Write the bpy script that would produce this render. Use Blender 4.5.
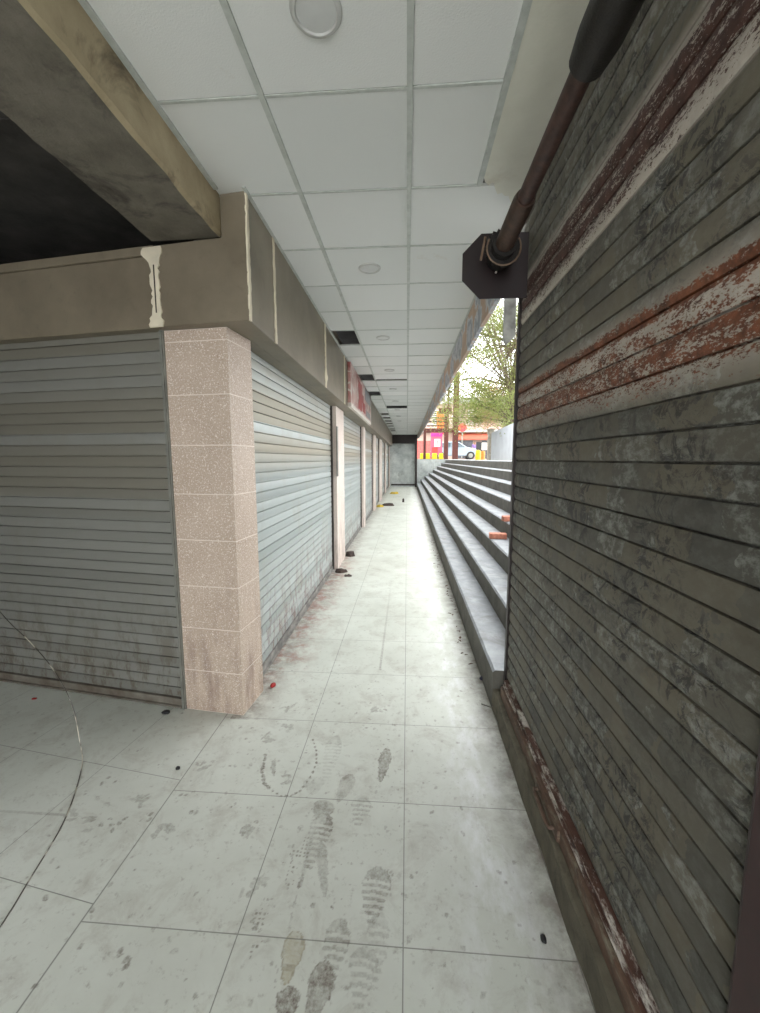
import bpy, bmesh, math, random
import numpy as np
from mathutils import Vector, Matrix
random.seed(7); rng = np.random.default_rng(7)
for o in list(bpy.data.objects): bpy.data.objects.remove(o)
SC = bpy.context.scene
COL = SC.collection
R = math.radians

# ---------------------------------------------------------------- camera
F_PX, VX, VY = 400.0, 407.0, 459.0
cam = bpy.data.objects.new('camera', bpy.data.cameras.new('camera')); COL.objects.link(cam)
yv = Vector(((VX-380)/F_PX, (506.5-VY)/F_PX, 1.0)).normalized()
zv = Vector((0, 1, -(506.5-VY)/F_PX)).normalized()
xv = Vector((zv.y*yv.z-zv.z*yv.y, zv.z*yv.x-zv.x*yv.z, zv.x*yv.y-zv.y*yv.x))
# rows of M: world axes seen in camera coordinates (right, up, forward)
M = Matrix((xv, yv, zv))
right, up, fwd = M.col[0], M.col[1], M.col[2]
cam.matrix_world = Matrix(((right[0], up[0], -fwd[0], 0), (right[1], up[1], -fwd[1], 0),
                           (right[2], up[2], -fwd[2], 1.714), (0, 0, 0, 1)))
cam.data.sensor_fit = 'HORIZONTAL'; cam.data.sensor_width = 36.0
cam.data.lens = F_PX*36.0/760.0; cam.data.clip_start = .02; cam.data.clip_end = 400
SC.camera = cam

# ---------------------------------------------------------------- light
w = bpy.data.worlds.new('world'); SC.world = w; w.use_nodes = True
wn = w.node_tree; bg = wn.nodes['Background']
bg.inputs[0].default_value = (.97, .985, 1.0, 1); bg.inputs[1].default_value = 4.0
sun = bpy.data.objects.new('sun', bpy.data.lights.new('sun', 'SUN')); COL.objects.link(sun)
sun.data.energy = 2.0; sun.data.angle = R(6); sun.data.color = (1, .95, .85)
sun.rotation_euler = (R(-14), R(-46), 0)
SC.view_settings.view_transform = 'Standard'
try: SC.view_settings.look = 'None'
except Exception: pass
SC.view_settings.exposure = 0.80; SC.view_settings.gamma = 1.0
SC.view_settings.use_curve_mapping = False

# ---------------------------------------------------------------- node helpers
def lin(c):
    return tuple(((v/255)/12.92 if v/255 <= .04045 else ((v/255+.055)/1.055)**2.4) for v in c[:3]) + (1,)
class NT:
    def __init__(s, name, rough=.6, metal=0., spec=.5):
        s.m = bpy.data.materials.new(name); s.m.use_nodes = True
        s.t = s.m.node_tree; s.b = s.t.nodes['Principled BSDF']; s.c = None
        s.b.inputs['Roughness'].default_value = rough; s.b.inputs['Metallic'].default_value = metal
        s.b.inputs['Specular IOR Level'].default_value = spec
        s.tc = s.t.nodes.new('ShaderNodeTexCoord').outputs['Object']
    def n(s, k): return s.t.nodes.new(k)
    def L(s, a, b): s.t.links.new(a, b)
    def put(s, sock, v):
        if isinstance(v, bpy.types.NodeSocket): s.L(v, sock)
        else: sock.default_value = v
    def xyz(s, i, src=None):
        x = s.n('ShaderNodeSeparateXYZ'); s.L(src or s.tc, x.inputs[0]); return x.outputs[i]
    def math(s, op, a, b=0., c=0.):
        m = s.n('ShaderNodeMath'); m.operation = op
        s.put(m.inputs[0], a); s.put(m.inputs[1], b); s.put(m.inputs[2], c); return m.outputs[0]
    def mapping(s, scale=(1,1,1), loc=(0,0,0), rot=(0,0,0)):
        m = s.n('ShaderNodeMapping'); s.L(s.tc, m.inputs[0])
        m.inputs['Scale'].default_value = scale; m.inputs['Location'].default_value = loc; m.inputs['Rotation'].default_value = rot
        return m.outputs[0]
    def noise(s, scale, detail=4, rough=.55, vec=None, stretch=None, dist=0., loc=(0,0,0)):
        if stretch is not None or loc != (0,0,0): vec = s.mapping(stretch or (1,1,1), loc)
        m = s.n('ShaderNodeTexNoise'); s.L(vec or s.tc, m.inputs['Vector'])
        m.inputs['Scale'].default_value = scale; m.inputs['Detail'].default_value = detail
        m.inputs['Roughness'].default_value = rough; m.inputs['Distortion'].default_value = dist
        return m.outputs[0]
    def ramp(s, f, stops, interp='LINEAR'):
        r = s.n('ShaderNodeValToRGB'); s.put(r.inputs[0], f); e = r.color_ramp.elements; r.color_ramp.interpolation = interp
        while len(e) < len(stops): e.new(.5)
        for k, (p, c) in enumerate(stops):
            e[k].position = p
            e[k].color = (c, c, c, 1) if isinstance(c, (int, float)) else (c if len(c) == 4 else lin(c))
        return r.outputs[0]
    def rng(s, f, a, b, c=0., d=1.):
        m = s.n('ShaderNodeMapRange'); s.put(m.inputs[0], f)
        for k, v in enumerate((a, b, c, d)): s.put(m.inputs[k+1], v)
        return m.outputs[0]
    def mix(s, f, a, b, mode='MIX'):
        m = s.n('ShaderNodeMix'); m.data_type = 'RGBA'; m.blend_type = mode
        s.put(m.inputs[0], f)
        for k, v in ((6, a), (7, b)):
            if isinstance(v, tuple) and len(v) == 3: v = lin(v)
            s.put(m.inputs[k], v)
        return m.outputs[2]
    def col(s, v):
        if isinstance(v, tuple): v = lin(v)
        s.put(s.b.inputs['Base Color'], v); return s
    def bump(s, h, strength=.3, dist=.01):
        b = s.n('ShaderNodeBump'); b.inputs['Strength'].default_value = strength; b.inputs['Distance'].default_value = dist
        s.put(b.inputs['Height'], h); s.L(b.outputs[0], s.b.inputs['Normal']); return s
    def rough(s, v): s.put(s.b.inputs['Roughness'], v); return s
MATS = {}
def simple(name, c, rough=.6, metal=0., var=.12, scale=8., bump=0., c2=None):
    if name in MATS: return MATS[name]
    t = NT(name, rough, metal)
    d = c2 or tuple(max(0, int(v*(1-var*2))) for v in c)
    f = t.ramp(t.noise(scale, 6), [(.3, 0.), (.7, 1.)])
    t.col(t.mix(f, d, c))
    if bump: t.bump(t.noise(scale*6, 5), bump, .004)
    MATS[name] = t.m; return t.m

# ---------------------------------------------------------------- mesh helpers
class MB:
    def __init__(s): s.v = []; s.f = []; s.mi = []
    def add(s, vs, fs, mi=0):
        o = len(s.v); s.v += [tuple(p) for p in vs]; s.f += [tuple(i+o for i in f) for f in fs]; s.mi += [mi]*len(fs)
    def box(s, x0, x1, y0, y1, z0, z1, mi=0, mat=None):
        vs = [Vector((x, y, z)) for z in (z0, z1) for y in (y0, y1) for x in (x0, x1)]
        if mat is not None: vs = [mat @ v for v in vs]
        s.add(vs, [(0,2,3,1), (4,5,7,6), (0,1,5,4), (2,6,7,3), (0,4,6,2), (1,3,7,5)], mi)
    def prism(s, pts, axis, a, b, mi=0):
        # pts: 2-d polygon; axis: extrusion axis index
        n = len(pts)
        def mk(p, t):
            q = list(p); q.insert(axis, t); return q
        vs = [mk(p, a) for p in pts] + [mk(p, b) for p in pts]
        fs = [tuple(range(n)), tuple(range(2*n-1, n-1, -1))] + [(i, i+n, (i+1) % n+n, (i+1) % n) for i in range(n)]
        s.add(vs, fs, mi)
    def tube(s, path, r, seg=12, mi=0, cap=True):
        path = [Vector(p) for p in path]; rs = r if isinstance(r, (list, tuple)) else [r]*len(path)
        vs = []; fs = []
        prev = None
        for i, p in enumerate(path):
            t = (path[min(i+1, len(path)-1)]-path[max(i-1, 0)]).normalized()
            if prev is None:
                u = t.orthogonal().normalized()
            else:
                u = (prev - t*prev.dot(t)).normalized()
            prev = u; w_ = t.cross(u)
            for k in range(seg):
                a = 2*math.pi*k/seg; vs.append(p+(u*math.cos(a)+w_*math.sin(a))*rs[i])
        for i in range(len(path)-1):
            for k in range(seg):
                a = i*seg+k; b = i*seg+(k+1) % seg; fs.append((a, b, b+seg, a+seg))
        if cap:
            fs.append(tuple(range(seg-1, -1, -1))); o = (len(path)-1)*seg; fs.append(tuple(range(o, o+seg)))
        s.add(vs, fs, mi)
    def lathe(s, prof, axis=2, center=(0,0,0), seg=32, mi=0):
        vs = []; fs = []
        for r_, h in prof:
            for k in range(seg):
                a = 2*math.pi*k/seg; q = [r_*math.cos(a), r_*math.sin(a)]; q.insert(axis, h)
                vs.append((q[0]+center[0], q[1]+center[1], q[2]+center[2]))
        for i in range(len(prof)-1):
            for k in range(seg):
                a = i*seg+k; b = i*seg+(k+1) % seg; fs.append((a, b, b+seg, a+seg))
        s.add(vs, fs, mi)
    def build(s, name, mats, parent=None, smooth=None, bevel=0., offset=None):
        me = bpy.data.meshes.new(name)
        vs = s.v if offset is None else [(a-offset[0], b-offset[1], c-offset[2]) for a, b, c in s.v]
        me.from_pydata(vs, [], s.f)
        if not isinstance(mats, (list, tuple)): mats = [mats]
        for m in mats: me.materials.append(m)
        me.polygons.foreach_set('material_index', s.mi)
        bm = bmesh.new(); bm.from_mesh(me); bmesh.ops.recalc_face_normals(bm, faces=bm.faces); bm.to_mesh(me); bm.free()
        if smooth is not None:
            me.polygons.foreach_set('use_smooth', [True]*len(me.polygons)); me.set_sharp_from_angle(angle=R(smooth))
        o = bpy.data.objects.new(name, me); COL.objects.link(o)
        if parent: o.parent = parent
        if bevel:
            b = o.modifiers.new('bevel', 'BEVEL'); b.width = bevel; b.segments = 2; b.limit_method = 'ANGLE'
        return o
def thing(name, label, cat, loc=(0,0,0), rz=0., group=None):
    o = bpy.data.objects.new(name, None); COL.objects.link(o); o.location = loc; o.rotation_euler.z = rz
    return tag(o, label, cat, group)
def tag(o, label, cat, group=None, kind=None):
    if label: o['label'] = label
    if cat: o['category'] = cat
    if group: o['group'] = group
    if kind: o['kind'] = kind
    return o
def struct(o, label=None):
    o['kind'] = 'structure'
    if label: o['label'] = label
    return o
def dup(root, loc, rz, label, group=None):
    r = root.copy(); COL.objects.link(r); r.location = loc; r.rotation_euler.z = rz; r['label'] = label
    if group: r['group'] = group
    for ch in root.children:
        c = ch.copy(); COL.objects.link(c); c.parent = r
        for g in ch.children:
            d = g.copy(); COL.objects.link(d); d.parent = c
    return r

# ---------------------------------------------------------------- materials
def m_concrete(name, a, b, scale=3., rough=.85, bump=.35, stain=(60,55,45), amt=.35):
    t = NT(name, rough)
    base = t.mix(t.ramp(t.noise(scale, 8, .65), [(.3, 0.), (.7, 1.)]), a, b)
    st = t.math('MULTIPLY', t.ramp(t.noise(scale*.6, 8, .7, loc=(3, 7, 1), dist=.6), [(.52, 0.), (.7, 1.)]), amt)
    t.col(t.mix(st, base, stain)); t.bump(t.noise(scale*9, 8, .7), bump, .01); return t.m
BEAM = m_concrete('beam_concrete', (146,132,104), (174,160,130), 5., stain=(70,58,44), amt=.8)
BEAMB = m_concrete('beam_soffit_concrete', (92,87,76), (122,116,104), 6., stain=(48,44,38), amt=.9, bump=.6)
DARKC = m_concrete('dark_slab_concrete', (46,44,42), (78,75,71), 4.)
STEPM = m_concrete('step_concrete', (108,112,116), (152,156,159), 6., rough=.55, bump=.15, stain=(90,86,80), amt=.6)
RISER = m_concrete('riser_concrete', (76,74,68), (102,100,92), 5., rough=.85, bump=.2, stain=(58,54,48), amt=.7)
ENDW = m_concrete('end_wall_concrete', (160,167,167), (216,220,218), 2.5, stain=(100,100,98), amt=.5)
CURB = m_concrete('curb_concrete', (74,70,58), (108,102,86), 8., stain=(36,34,28), amt=.8)
KIOSK = m_concrete('kiosk_concrete', (90,88,82), (118,116,108), 3.)
PLASTER = m_concrete('cream_plaster', (204,202,188), (224,222,210), 2., bump=.15, stain=(150,128,96), amt=.45)

t = NT('fascia_plaster', .42)
f = t.ramp(t.noise(2.2, 6, .6), [(.3, 0.), (.72, 1.)])
c = t.mix(f, (106,97,82), (134,124,106))
c = t.mix(t.math('MULTIPLY', t.ramp(t.noise(14, 6, .7), [(.58, 0.), (.72, 1.)]), .25), c, (74,64,54))
t.col(c); t.bump(t.noise(40, 5), .08, .004); FASCIA = t.m
FILL = simple('filler_putty', (222,212,188), .8, var=.05)

# acoustic ceiling tiles
t = NT('ceiling_tile', .75)
x = t.n('ShaderNodeTexWhiteNoise'); x.noise_dimensions = '2D'
mp = t.mapping((1/.6, 1/.597, 1), (1, -1.18/.597, 0))
fl_ = t.n('ShaderNodeVectorMath'); fl_.operation = 'FLOOR'; t.L(mp, fl_.inputs[0]); t.L(fl_.outputs[0], x.inputs[0])
c = t.mix(x.outputs[0], (214,216,213), (225,226,223))
rustst = t.math('MULTIPLY', t.ramp(t.noise(1.1, 6, .7, loc=(5.3, 2.1, 0), dist=.4), [(.66, 0.), (.78, 1.)]), .5)
c = t.mix(rustst, c, (176,158,120)); t.col(c)
t.bump(t.noise(150, 3, .6), .35, .003); TILE = t.m
GRID = simple('ceiling_grid_metal', (194,198,192), .5, .0, var=.06, scale=20)

# floor with joints, footprints (dirt, ochre attributes) and grime
t = NT('floor_tile', .4)
X, Y = t.xyz(0), t.xyz(1)
def joint(v, pitch, off, wd):
    a = t.math('DIVIDE', t.math('SUBTRACT', v, off), pitch)
    a = t.math('ABSOLUTE', t.math('SUBTRACT', t.math('FRACT', t.math('ADD', a, 100.5)), .5))
    return t.rng(t.math('MULTIPLY', a, pitch), wd*.4, wd, 1., 0.)
left = t.math('LESS_THAN', X, -1.2)
jx = t.math('MULTIPLY', joint(X, .6, 0., .003), t.math('SUBTRACT', 1., left)); jy = t.math('MULTIPLY', joint(Y, .597, 1.222, .0028), t.math('SUBTRACT', 1., left))
rr = t.mapping(rot=(0, 0, R(8.5)))
lx = t.math('MULTIPLY', joint(t.xyz(0, rr), .6, -1.955, .0022), t.math('LESS_THAN', X, -1.42)); ly = t.math('MULTIPLY', joint(t.xyz(1, rr), .597, 1.09, .0026), left)
edge = t.rng(t.math('ABSOLUTE', t.math('ADD', X, 1.2)), .0012, .0045, 1., 0.)
jn = t.math('MAXIMUM', t.math('MAXIMUM', jx, jy), t.math('MAXIMUM', t.math('MAXIMUM', lx, ly), edge))
c = t.mix(t.ramp(t.noise(1.3, 7, .65), [(.3, 0.), (.7, 1.)]), (184,187,177), (204,208,199))
c = t.mix(t.math('MULTIPLY', t.ramp(t.noise(5, 9, .75, dist=.5), [(.5, 0.), (.72, 1.)]), .5), c, (140,131,119))
c = t.mix(t.math('MULTIPLY', t.ramp(t.noise(26, 6, .7), [(.57, 0.), (.72, 1.)]), .5), c, (112,101,90))
# white scuffs on the right strip
sc = t.math('MULTIPLY', t.ramp(t.noise(7, 8, .7, stretch=(1, .45, 1)), [(.47, 0.), (.62, 1.)]),
            t.math('MULTIPLY', t.rng(X, .15, .32), t.rng(X, .58, .42)))
c = t.mix(t.math('MULTIPLY', sc, .6), c, (224,226,228))
# grime along the two edges of the passage
eg = t.math('MAXIMUM', t.rng(X, .42, .62), t.math('MULTIPLY', t.rng(X, -.86, -1.1), t.math('MULTIPLY', t.math('GREATER_THAN', Y, 2.4), t.math('GREATER_THAN', X, -1.16))))
c = t.mix(t.math('MULTIPLY', t.math('MULTIPLY', eg, t.ramp(t.noise(9, 7, .7), [(.35, 0.), (.6, 1.)])), .8), c, (96,80,70))
red = t.math('MULTIPLY', t.math('MULTIPLY', t.rng(X, -.72, -1.02), t.rng(Y, 2.6, 3.2)), t.rng(Y, 9., 6.))
c = t.mix(t.math('MULTIPLY', t.math('MULTIPLY', red, t.ramp(t.noise(6, 8, .8, loc=(2, 2, 0)), [(.46, 0.), (.62, 1.)])), .8), c, (140,84,72))
at = t.n('ShaderNodeAttribute'); at.attribute_name = 'dirt'
ao = t.n('ShaderNodeAttribute'); ao.attribute_name = 'ochre'
nn = t.ramp(t.noise(60, 5, .7), [(.35, .25), (.62, 1.)])
c = t.mix(t.math('MULTIPLY', at.outputs['Fac'], nn), c, (104,94,84))
c = t.mix(t.math('MULTIPLY', t.math('MULTIPLY', ao.outputs['Fac'], t.ramp(t.noise(22, 5, .7), [(.35, .3), (.6, 1.)])), .65), c, (158,150,122))
c = t.mix(t.math('MULTIPLY', jn, .7), c, (96,94,88)); t.col(c)
t.rough(t.rng(t.noise(4, 6, .7), .3, .7, .3, .55)); t.bump(t.math('MULTIPLY', jn, -1.), .3, .002)
FLOORM = t.m

# light grey slats (left shutters)
def slat_mat(name, lo, hi, dusty, pitch, dust_z, stain, rough=.42):
    t = NT(name, rough, .25)
    Z = t.xyz(2)
    k = t.math('FLOOR', t.math('DIVIDE', Z, pitch))
    wn_ = t.n('ShaderNodeTexWhiteNoise'); wn_.noise_dimensions = '1D'; t.L(k, wn_.inputs['W'])
    c = t.mix(wn_.outputs[0], lo, hi)
    cd = t.mix(t.ramp(wn_.outputs[0], [(.3, 0.), (.75, 1.)]), dusty, hi)
    c = t.mix(t.math('MULTIPLY', t.rng(Z, dust_z, dust_z+.25), .75), c, cd)
    c = t.mix(t.math('MULTIPLY', t.ramp(t.noise(2.5, 7, .7, stretch=(1, 1, .6)), [(.5, 0.), (.72, 1.)]), .35), c, dusty)
    lowm = t.math('MULTIPLY', t.rng(Z, .85, .05), t.ramp(t.noise(4.5, 8, .75, stretch=(2, 2, .7), loc=(1, 4, 2)), [(.49, 0.), (.58, 1.)]))
    c = t.mix(t.math('MULTIPLY', lowm, .8), c, stain)
    t.col(c); t.bump(t.noise(90, 4), .05, .002); return t.m
SLATL = slat_mat('grey_slats', (154,162,160), (182,189,187), (150,141,120), .0770, 1.55, (112,74,64))
SLATF = slat_mat('dull_grey_slats', (126,126,120), (138,138,132), (122,117,104), .0725, 1.3, (92,78,62), .5)

# right shutter: rust bands by height
t = NT('rusted_dark_slats', .62, .0, .35)
Z = t.xyz(2); P = .0805
k = t.math('FLOOR', t.math('DIVIDE', t.math('SUBTRACT', Z, 1.703), P))
wn_ = t.n('ShaderNodeTexWhiteNoise'); wn_.noise_dimensions = '1D'; t.L(k, wn_.inputs['W'])
sepv = t.n('ShaderNodeCombineXYZ'); t.L(t.math('MULTIPLY', k, 3.7), sepv.inputs[2]); t.L(t.xyz(1), sepv.inputs[1])
# old patches of paint and lettering residue that change from slat to slat
vor = t.n('ShaderNodeTexVoronoi'); vor.inputs['Scale'].default_value = 6.5
warp = t.n('ShaderNodeVectorMath'); warp.operation = 'ADD'; t.L(sepv.outputs[0], warp.inputs[0]); wsc = t.n('ShaderNodeVectorMath'); wsc.operation = 'SCALE'; wsc.inputs['Scale'].default_value = .12
wnz = t.n('ShaderNodeTexNoise'); wnz.inputs['Scale'].default_value = 18; wnz.inputs['Detail'].default_value = 6; t.L(t.tc, wnz.inputs['Vector']); t.L(wnz.outputs['Color'], wsc.inputs[0]); t.L(wsc.outputs[0], warp.inputs[1]); t.L(warp.outputs[0], vor.inputs['Vector'])
cellr = t.xyz(0, vor.outputs['Color'])
c = t.mix(wn_.outputs[0], (80,78,70), (108,103,90))
c = t.mix(t.math('MULTIPLY', cellr, .5), c, (62,62,62))
c = t.mix(t.math('MULTIPLY', t.ramp(cellr, [(.55, 0.), (.75, 1.)]), .5), c, (114,106,88))
c = t.mix(t.math('MULTIPLY', t.ramp(t.noise(22, 7, .75, stretch=(1, 1, 1.4)), [(.46, 0.), (.62, 1.)]), t.math('MULTIPLY', t.ramp(cellr, [(.2, 1.), (.5, .15)]), .75)), c, (146,148,142))
c = t.mix(t.math('MULTIPLY', t.ramp(t.noise(17, 8, .8, loc=(4, 1, 3), dist=1.2), [(.50, 0.), (.56, 1.)]), t.math('MULTIPLY', t.ramp(t.noise(3.1, 3, loc=(9, 2, 5)), [(.45, 0.), (.55, 1.)]), .75)), c, (34,34,36))
c = t.mix(t.math('MULTIPLY', t.ramp(t.noise(5, 7, .7, stretch=(1, .5, 1)), [(.5, 0.), (.75, 1.)]), .3), c, (58,50,44))
def zr(stops):
    lo, hi = 1.80, 2.80
    return t.ramp(t.rng(Z, lo, hi), [((z-lo)/(hi-lo), v) for z, v in stops])
white = zr([(1.86, 0.), (1.90, .32), (1.942, .62), (2.10, .9), (2.13, .42), (2.19, .02), (2.500, 0.), (2.514, .8), (2.58, .55), (2.72, .6), (2.745, .75), (2.775, .02)])
rusta = zr([(1.865, 0.), (1.90, .22), (1.940, .42), (1.945, .70), (2.022, .66), (2.028, .46), (2.085, .40), (2.103, .95), (2.118, .95), (2.15, 0.)])
rustb = zr([(2.510, 0.), (2.54, .35), (2.575, .58), (2.60, .85), (2.628, .84), (2.636, .56), (2.645, .56), (2.655, .85), (2.715, .78), (2.735, .05), (2.75, 0.)])
wob = t.math('ADD', t.math('MULTIPLY', t.noise(34, 6, .7, stretch=(1, .3, 1), loc=(2, 0, 1)), .42), t.math('MULTIPLY', t.noise(150, 5, .75, stretch=(1, .5, 1), loc=(7, 0, 1)), .58))
def cover(amount):   # fraction of the surface covered -> speckled mask
    th = t.math('SUBTRACT', .60, t.math('MULTIPLY', amount, .20))
    return t.math('MULTIPLY', t.rng(t.math('SUBTRACT', wob, th), -.012, .016), t.rng(amount, .01, .08))
c = t.mix(t.math('MULTIPLY', white, t.ramp(t.noise(8, 6, .7, stretch=(1, .4, 1)), [(.25, .6), (.6, 1.)])), c, (200,190,178))
c = t.mix(cover(rusta), c, t.mix(t.ramp(t.noise(20, 6, .7), [(.35, 0.), (.65, 1.)]), (70,42,30), (134,82,56)))
c = t.mix(cover(rustb), c, t.mix(t.ramp(t.noise(20, 6, .7), [(.35, 0.), (.65, 1.)]), (56,38,34), (88,62,54)))
t.col(c); t.bump(t.noise(50, 6, .7), .15, .003); SLATR = t.m

def rust_mat(name, a, b, w_, amt, scale=14, rough=.7):
    t = NT(name, rough)
    c = t.mix(t.ramp(t.noise(scale, 7, .7), [(.35, 0.), (.65, 1.)]), a, b)
    c = t.mix(t.rng(t.noise(scale*1.2, 8, .75, stretch=(1, .35, 1), loc=(3, 3, 3)), 1-amt-.05, 1-amt+.05), c, w_)
    t.col(c); t.bump(t.noise(60, 6, .7), .3, .004); return t.m
RUSTBAR = rust_mat('rusty_bar', (72,56,46), (108,84,68), (120,112,96), .42)
RUSTW = rust_mat('rust_and_white_rail', (66,44,36), (96,66,54), (206,200,190), .46)
MAROON = simple('maroon_paint', (56,26,28), .4, 0., var=.1, scale=12)
MAROON2 = simple('dark_maroon_steel', (30,14,15), .45, 0., var=.12, scale=12)
PIPE = simple('rusty_pipe', (84,58,50), .55, .3, var=.2, scale=25, bump=.3)
GREASE = simple('greasy_black_steel', (38,33,29), .5, .3, var=.2, scale=30, bump=.5)
DKSTEEL = simple('dark_jamb_steel', (48,38,36), .5, .2, var=.15, scale=20)
GUIDE = simple('grey_guide_metal', (138,138,130), .5, .2, var=.1)
SIDECH = simple('dark_guide_metal', (74,68,62), .6, .2, var=.15)
WHITEP = simple('white_trim_paint', (222,214,204), .6, 0, var=.06)
BLACK = simple('black_rubber', (22,22,24), .5, 0, var=.1)
LIGHTR = simple('downlight_rim', (196,196,192), .4, 0, var=.03)
LIGHTD = simple('downlight_diffuser', (205,206,204), .35, 0, var=.03)

# terrazzo column
def terrazzo(name, base, hi, lo):
    t = NT(name, .6)
    c = t.mix(t.ramp(t.noise(3, 5), [(.3, 0.), (.7, 1.)]), base, tuple(v-14 for v in base))
    c = t.mix(t.ramp(t.noise(120, 3, .6), [(.56, 0.), (.64, 1.)]), c, hi)
    c = t.mix(t.ramp(t.noise(95, 3, .6, loc=(5, 5, 5)), [(.60, 0.), (.68, .7)]), c, lo)
    Z = t.xyz(2)
    st = t.math('MULTIPLY', t.rng(Z, 1.1, .2), t.ramp(t.noise(7, 7, .7, stretch=(1.5, 1.5, .35)), [(.46, 0.), (.66, 1.)]))
    c = t.mix(t.math('MULTIPLY', st, .6), c, (112,84,76)); t.col(c)
    t.bump(t.noise(110, 4, .6), .12, .003); return t.m
TERR = terrazzo('pink_terrazzo', (190,172,155), (226,216,206), (150,124,108))
MORT = simple('pale_mortar', (232,220,208), .8, 0, var=.05)
PILM = terrazzo('pale_pilaster_stone', (214,200,190), (232,222,214), (176,150,140))

# graffiti fascia
t = NT('graffiti_fascia', .7)
c = t.mix(t.ramp(t.noise(3, 6), [(.3, 0.), (.7, 1.)]), (178,150,130), (200,176,156))
v1 = t.n('ShaderNodeTexVoronoi'); v1.voronoi_dimensions = '2D'; v1.inputs['Scale'].default_value = 1.
cx_ = t.n('ShaderNodeCombineXYZ'); t.L(t.math('MULTIPLY', t.xyz(1), 2.2), cx_.inputs[0]); t.L(t.math('DIVIDE', t.math('SUBTRACT', t.xyz(2), 2.81), .37), cx_.inputs[1]); t.L(cx_.outputs[0], v1.inputs['Vector']); v1.inputs['Randomness'].default_value = .9
dd = t.math('ADD', v1.outputs['Distance'], t.math('MULTIPLY', t.math('SUBTRACT', t.noise(7, 4, .6), .5), .9))
c = t.mix(t.ramp(dd, [(.42, 1.), (.50, 0.)]), c, (196,198,202))
c = t.mix(t.ramp(dd, [(.33, 1.), (.37, 0.)]), c, (156,160,168))
c = t.mix(t.ramp(dd, [(.16, 1.), (.20, 0.)]), c, (190,190,196))
t.col(c); GRAF = t.m

# faded red sign
t = NT('faded_red_sign', .3)
U, Zs = t.xyz(1), t.xyz(2)
c = t.mix(t.ramp(t.noise(2.4, 5, .6, dist=.8), [(.35, 0.), (.62, 1.)]), (148,84,80), (200,160,152))
c = t.mix(t.ramp(t.noise(3.8, 4, .6, loc=(1, 6, 2), dist=1.5), [(.52, 0.), (.58, 1.)]), c, (206,196,188))
t.col(c); SIGNM = t.m
SIGNR = simple('sign_red', (176,44,44), .35, 0, var=.08)
SIGNG = simple('sign_grey', (150,152,156), .35, 0, var=.06)

# ================================================================ SETTING
# ---- floor
xs = np.unique(np.concatenate([np.linspace(-6, -1.65, 8), np.arange(-1.65, .62, .0046), [.62, 1.0]]))
ys = np.unique(np.concatenate([np.linspace(-5, 1.0, 5), np.arange(1.0, 3.1, .0046), np.linspace(3.1, 25.6, 10)]))
GX, GY = np.meshgrid(xs, ys, indexing='xy')
nx, ny = len(xs), len(ys)
D = np.zeros_like(GX); O = np.zeros_like(GX)
def vnoise(x, y, s, seed):
    r = np.random.default_rng(seed); g = r.random((64, 64))
    a = x*s; b = y*s; i = np.floor(a).astype(int); j = np.floor(b).astype(int); u = a-i; v = b-j
    u = u*u*(3-2*u); v = v*v*(3-2*v); g_ = lambda p, q: g[p % 64, q % 64]
    return (g_(i, j)*(1-u)+g_(i+1, j)*u)*(1-v)+(g_(i, j+1)*(1-u)+g_(i+1, j+1)*u)*v
N1 = vnoise(GX, GY, 28, 1); N2 = vnoise(GX, GY, 70, 2); N3 = vnoise(GX, GY, 9, 3)
def foot(kind, x, y0, y1, wd, rot=0., amt=1.):
    global D, O
    cy = (y0+y1)/2; Lh = (y1-y0)/2; a = math.radians(rot)
    dx = GX-x; dy = GY-cy; px = dx*math.cos(a)+dy*math.sin(a); py = -dx*math.sin(a)+dy*math.cos(a)
    q = np.clip(py/Lh, -1, 1)
    half = wd/2*np.sqrt(np.maximum(0, 1-np.abs(q)**2.6))*(0.80+.24*np.sin(q*2.3+.3))
    half = half + (N2-.5)*.012
    ins = (np.abs(px) < half) & (np.abs(py) < Lh)
    rim = ins & (np.abs(px) > half-.006)
    m = np.zeros_like(GX)
    if kind in ('bars', 'light'):
        b = (np.sin(py*2*math.pi/.026+3*np.abs(px)/wd) > -.1)
        m = np.where(ins & b, .75, 0)+np.where(rim & (q > .2), .35, 0)
        m = np.where(ins & (q > .55), .45+.5*(N1 > .5), m)
        if kind == 'light': m = m*.5
        m = m*(.35+.9*N3)
    elif kind == 'dots':
        b = (np.sin(py*2*math.pi/.017) > .15) & (np.sin(px*2*math.pi/.016+py*40) > 0)
        m = np.where(ins & b & (N1 > .3), .9, 0)
    elif kind == 'dark':
        m = np.where(ins, .35+.8*N1, 0)*(N3 > .22)+np.where(rim, .3, 0)
    elif kind == 'smudge':
        m = np.where(ins, .6*N1+.2, 0)*(.3+N3)
    elif kind == 'ochre':
        O = np.maximum(O, np.where(ins, .9, 0)); m = np.where(rim | (ins & (N1 > .8)), .7, 0)
    D = np.maximum(D, np.clip(m*amt, 0, 1))
for p in [('bars', -0.239, 1.101, 1.297, 0.094), ('bars', -0.113, 1.284, 1.5, 0.119), ('ochre', -0.388, 1.096, 1.248, 0.083),
          ('dark', -0.271, 1.0, 1.168, 0.091), ('dots', -0.526, 1.154, 1.356, 0.074), ('dark', -0.366, 1.0, 1.095, 0.076),
          ('bars', -0.393, 1.459, 1.742, 0.108), ('light', -0.426, 1.927, 2.29, 0.103), ('dark', -0.116, 1.946, 2.199, 0.075),
          ('light', -0.216, 1.671, 1.855, 0.098), ('dots', -0.454, 1.384, 1.617, 0.094), ('light', -0.136, 1.045, 1.22, 0.099),
          ('light', -0.09, 1.12, 1.33, 0.08)]:
    foot(*p, rot=random.uniform(-6, 6))
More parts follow.
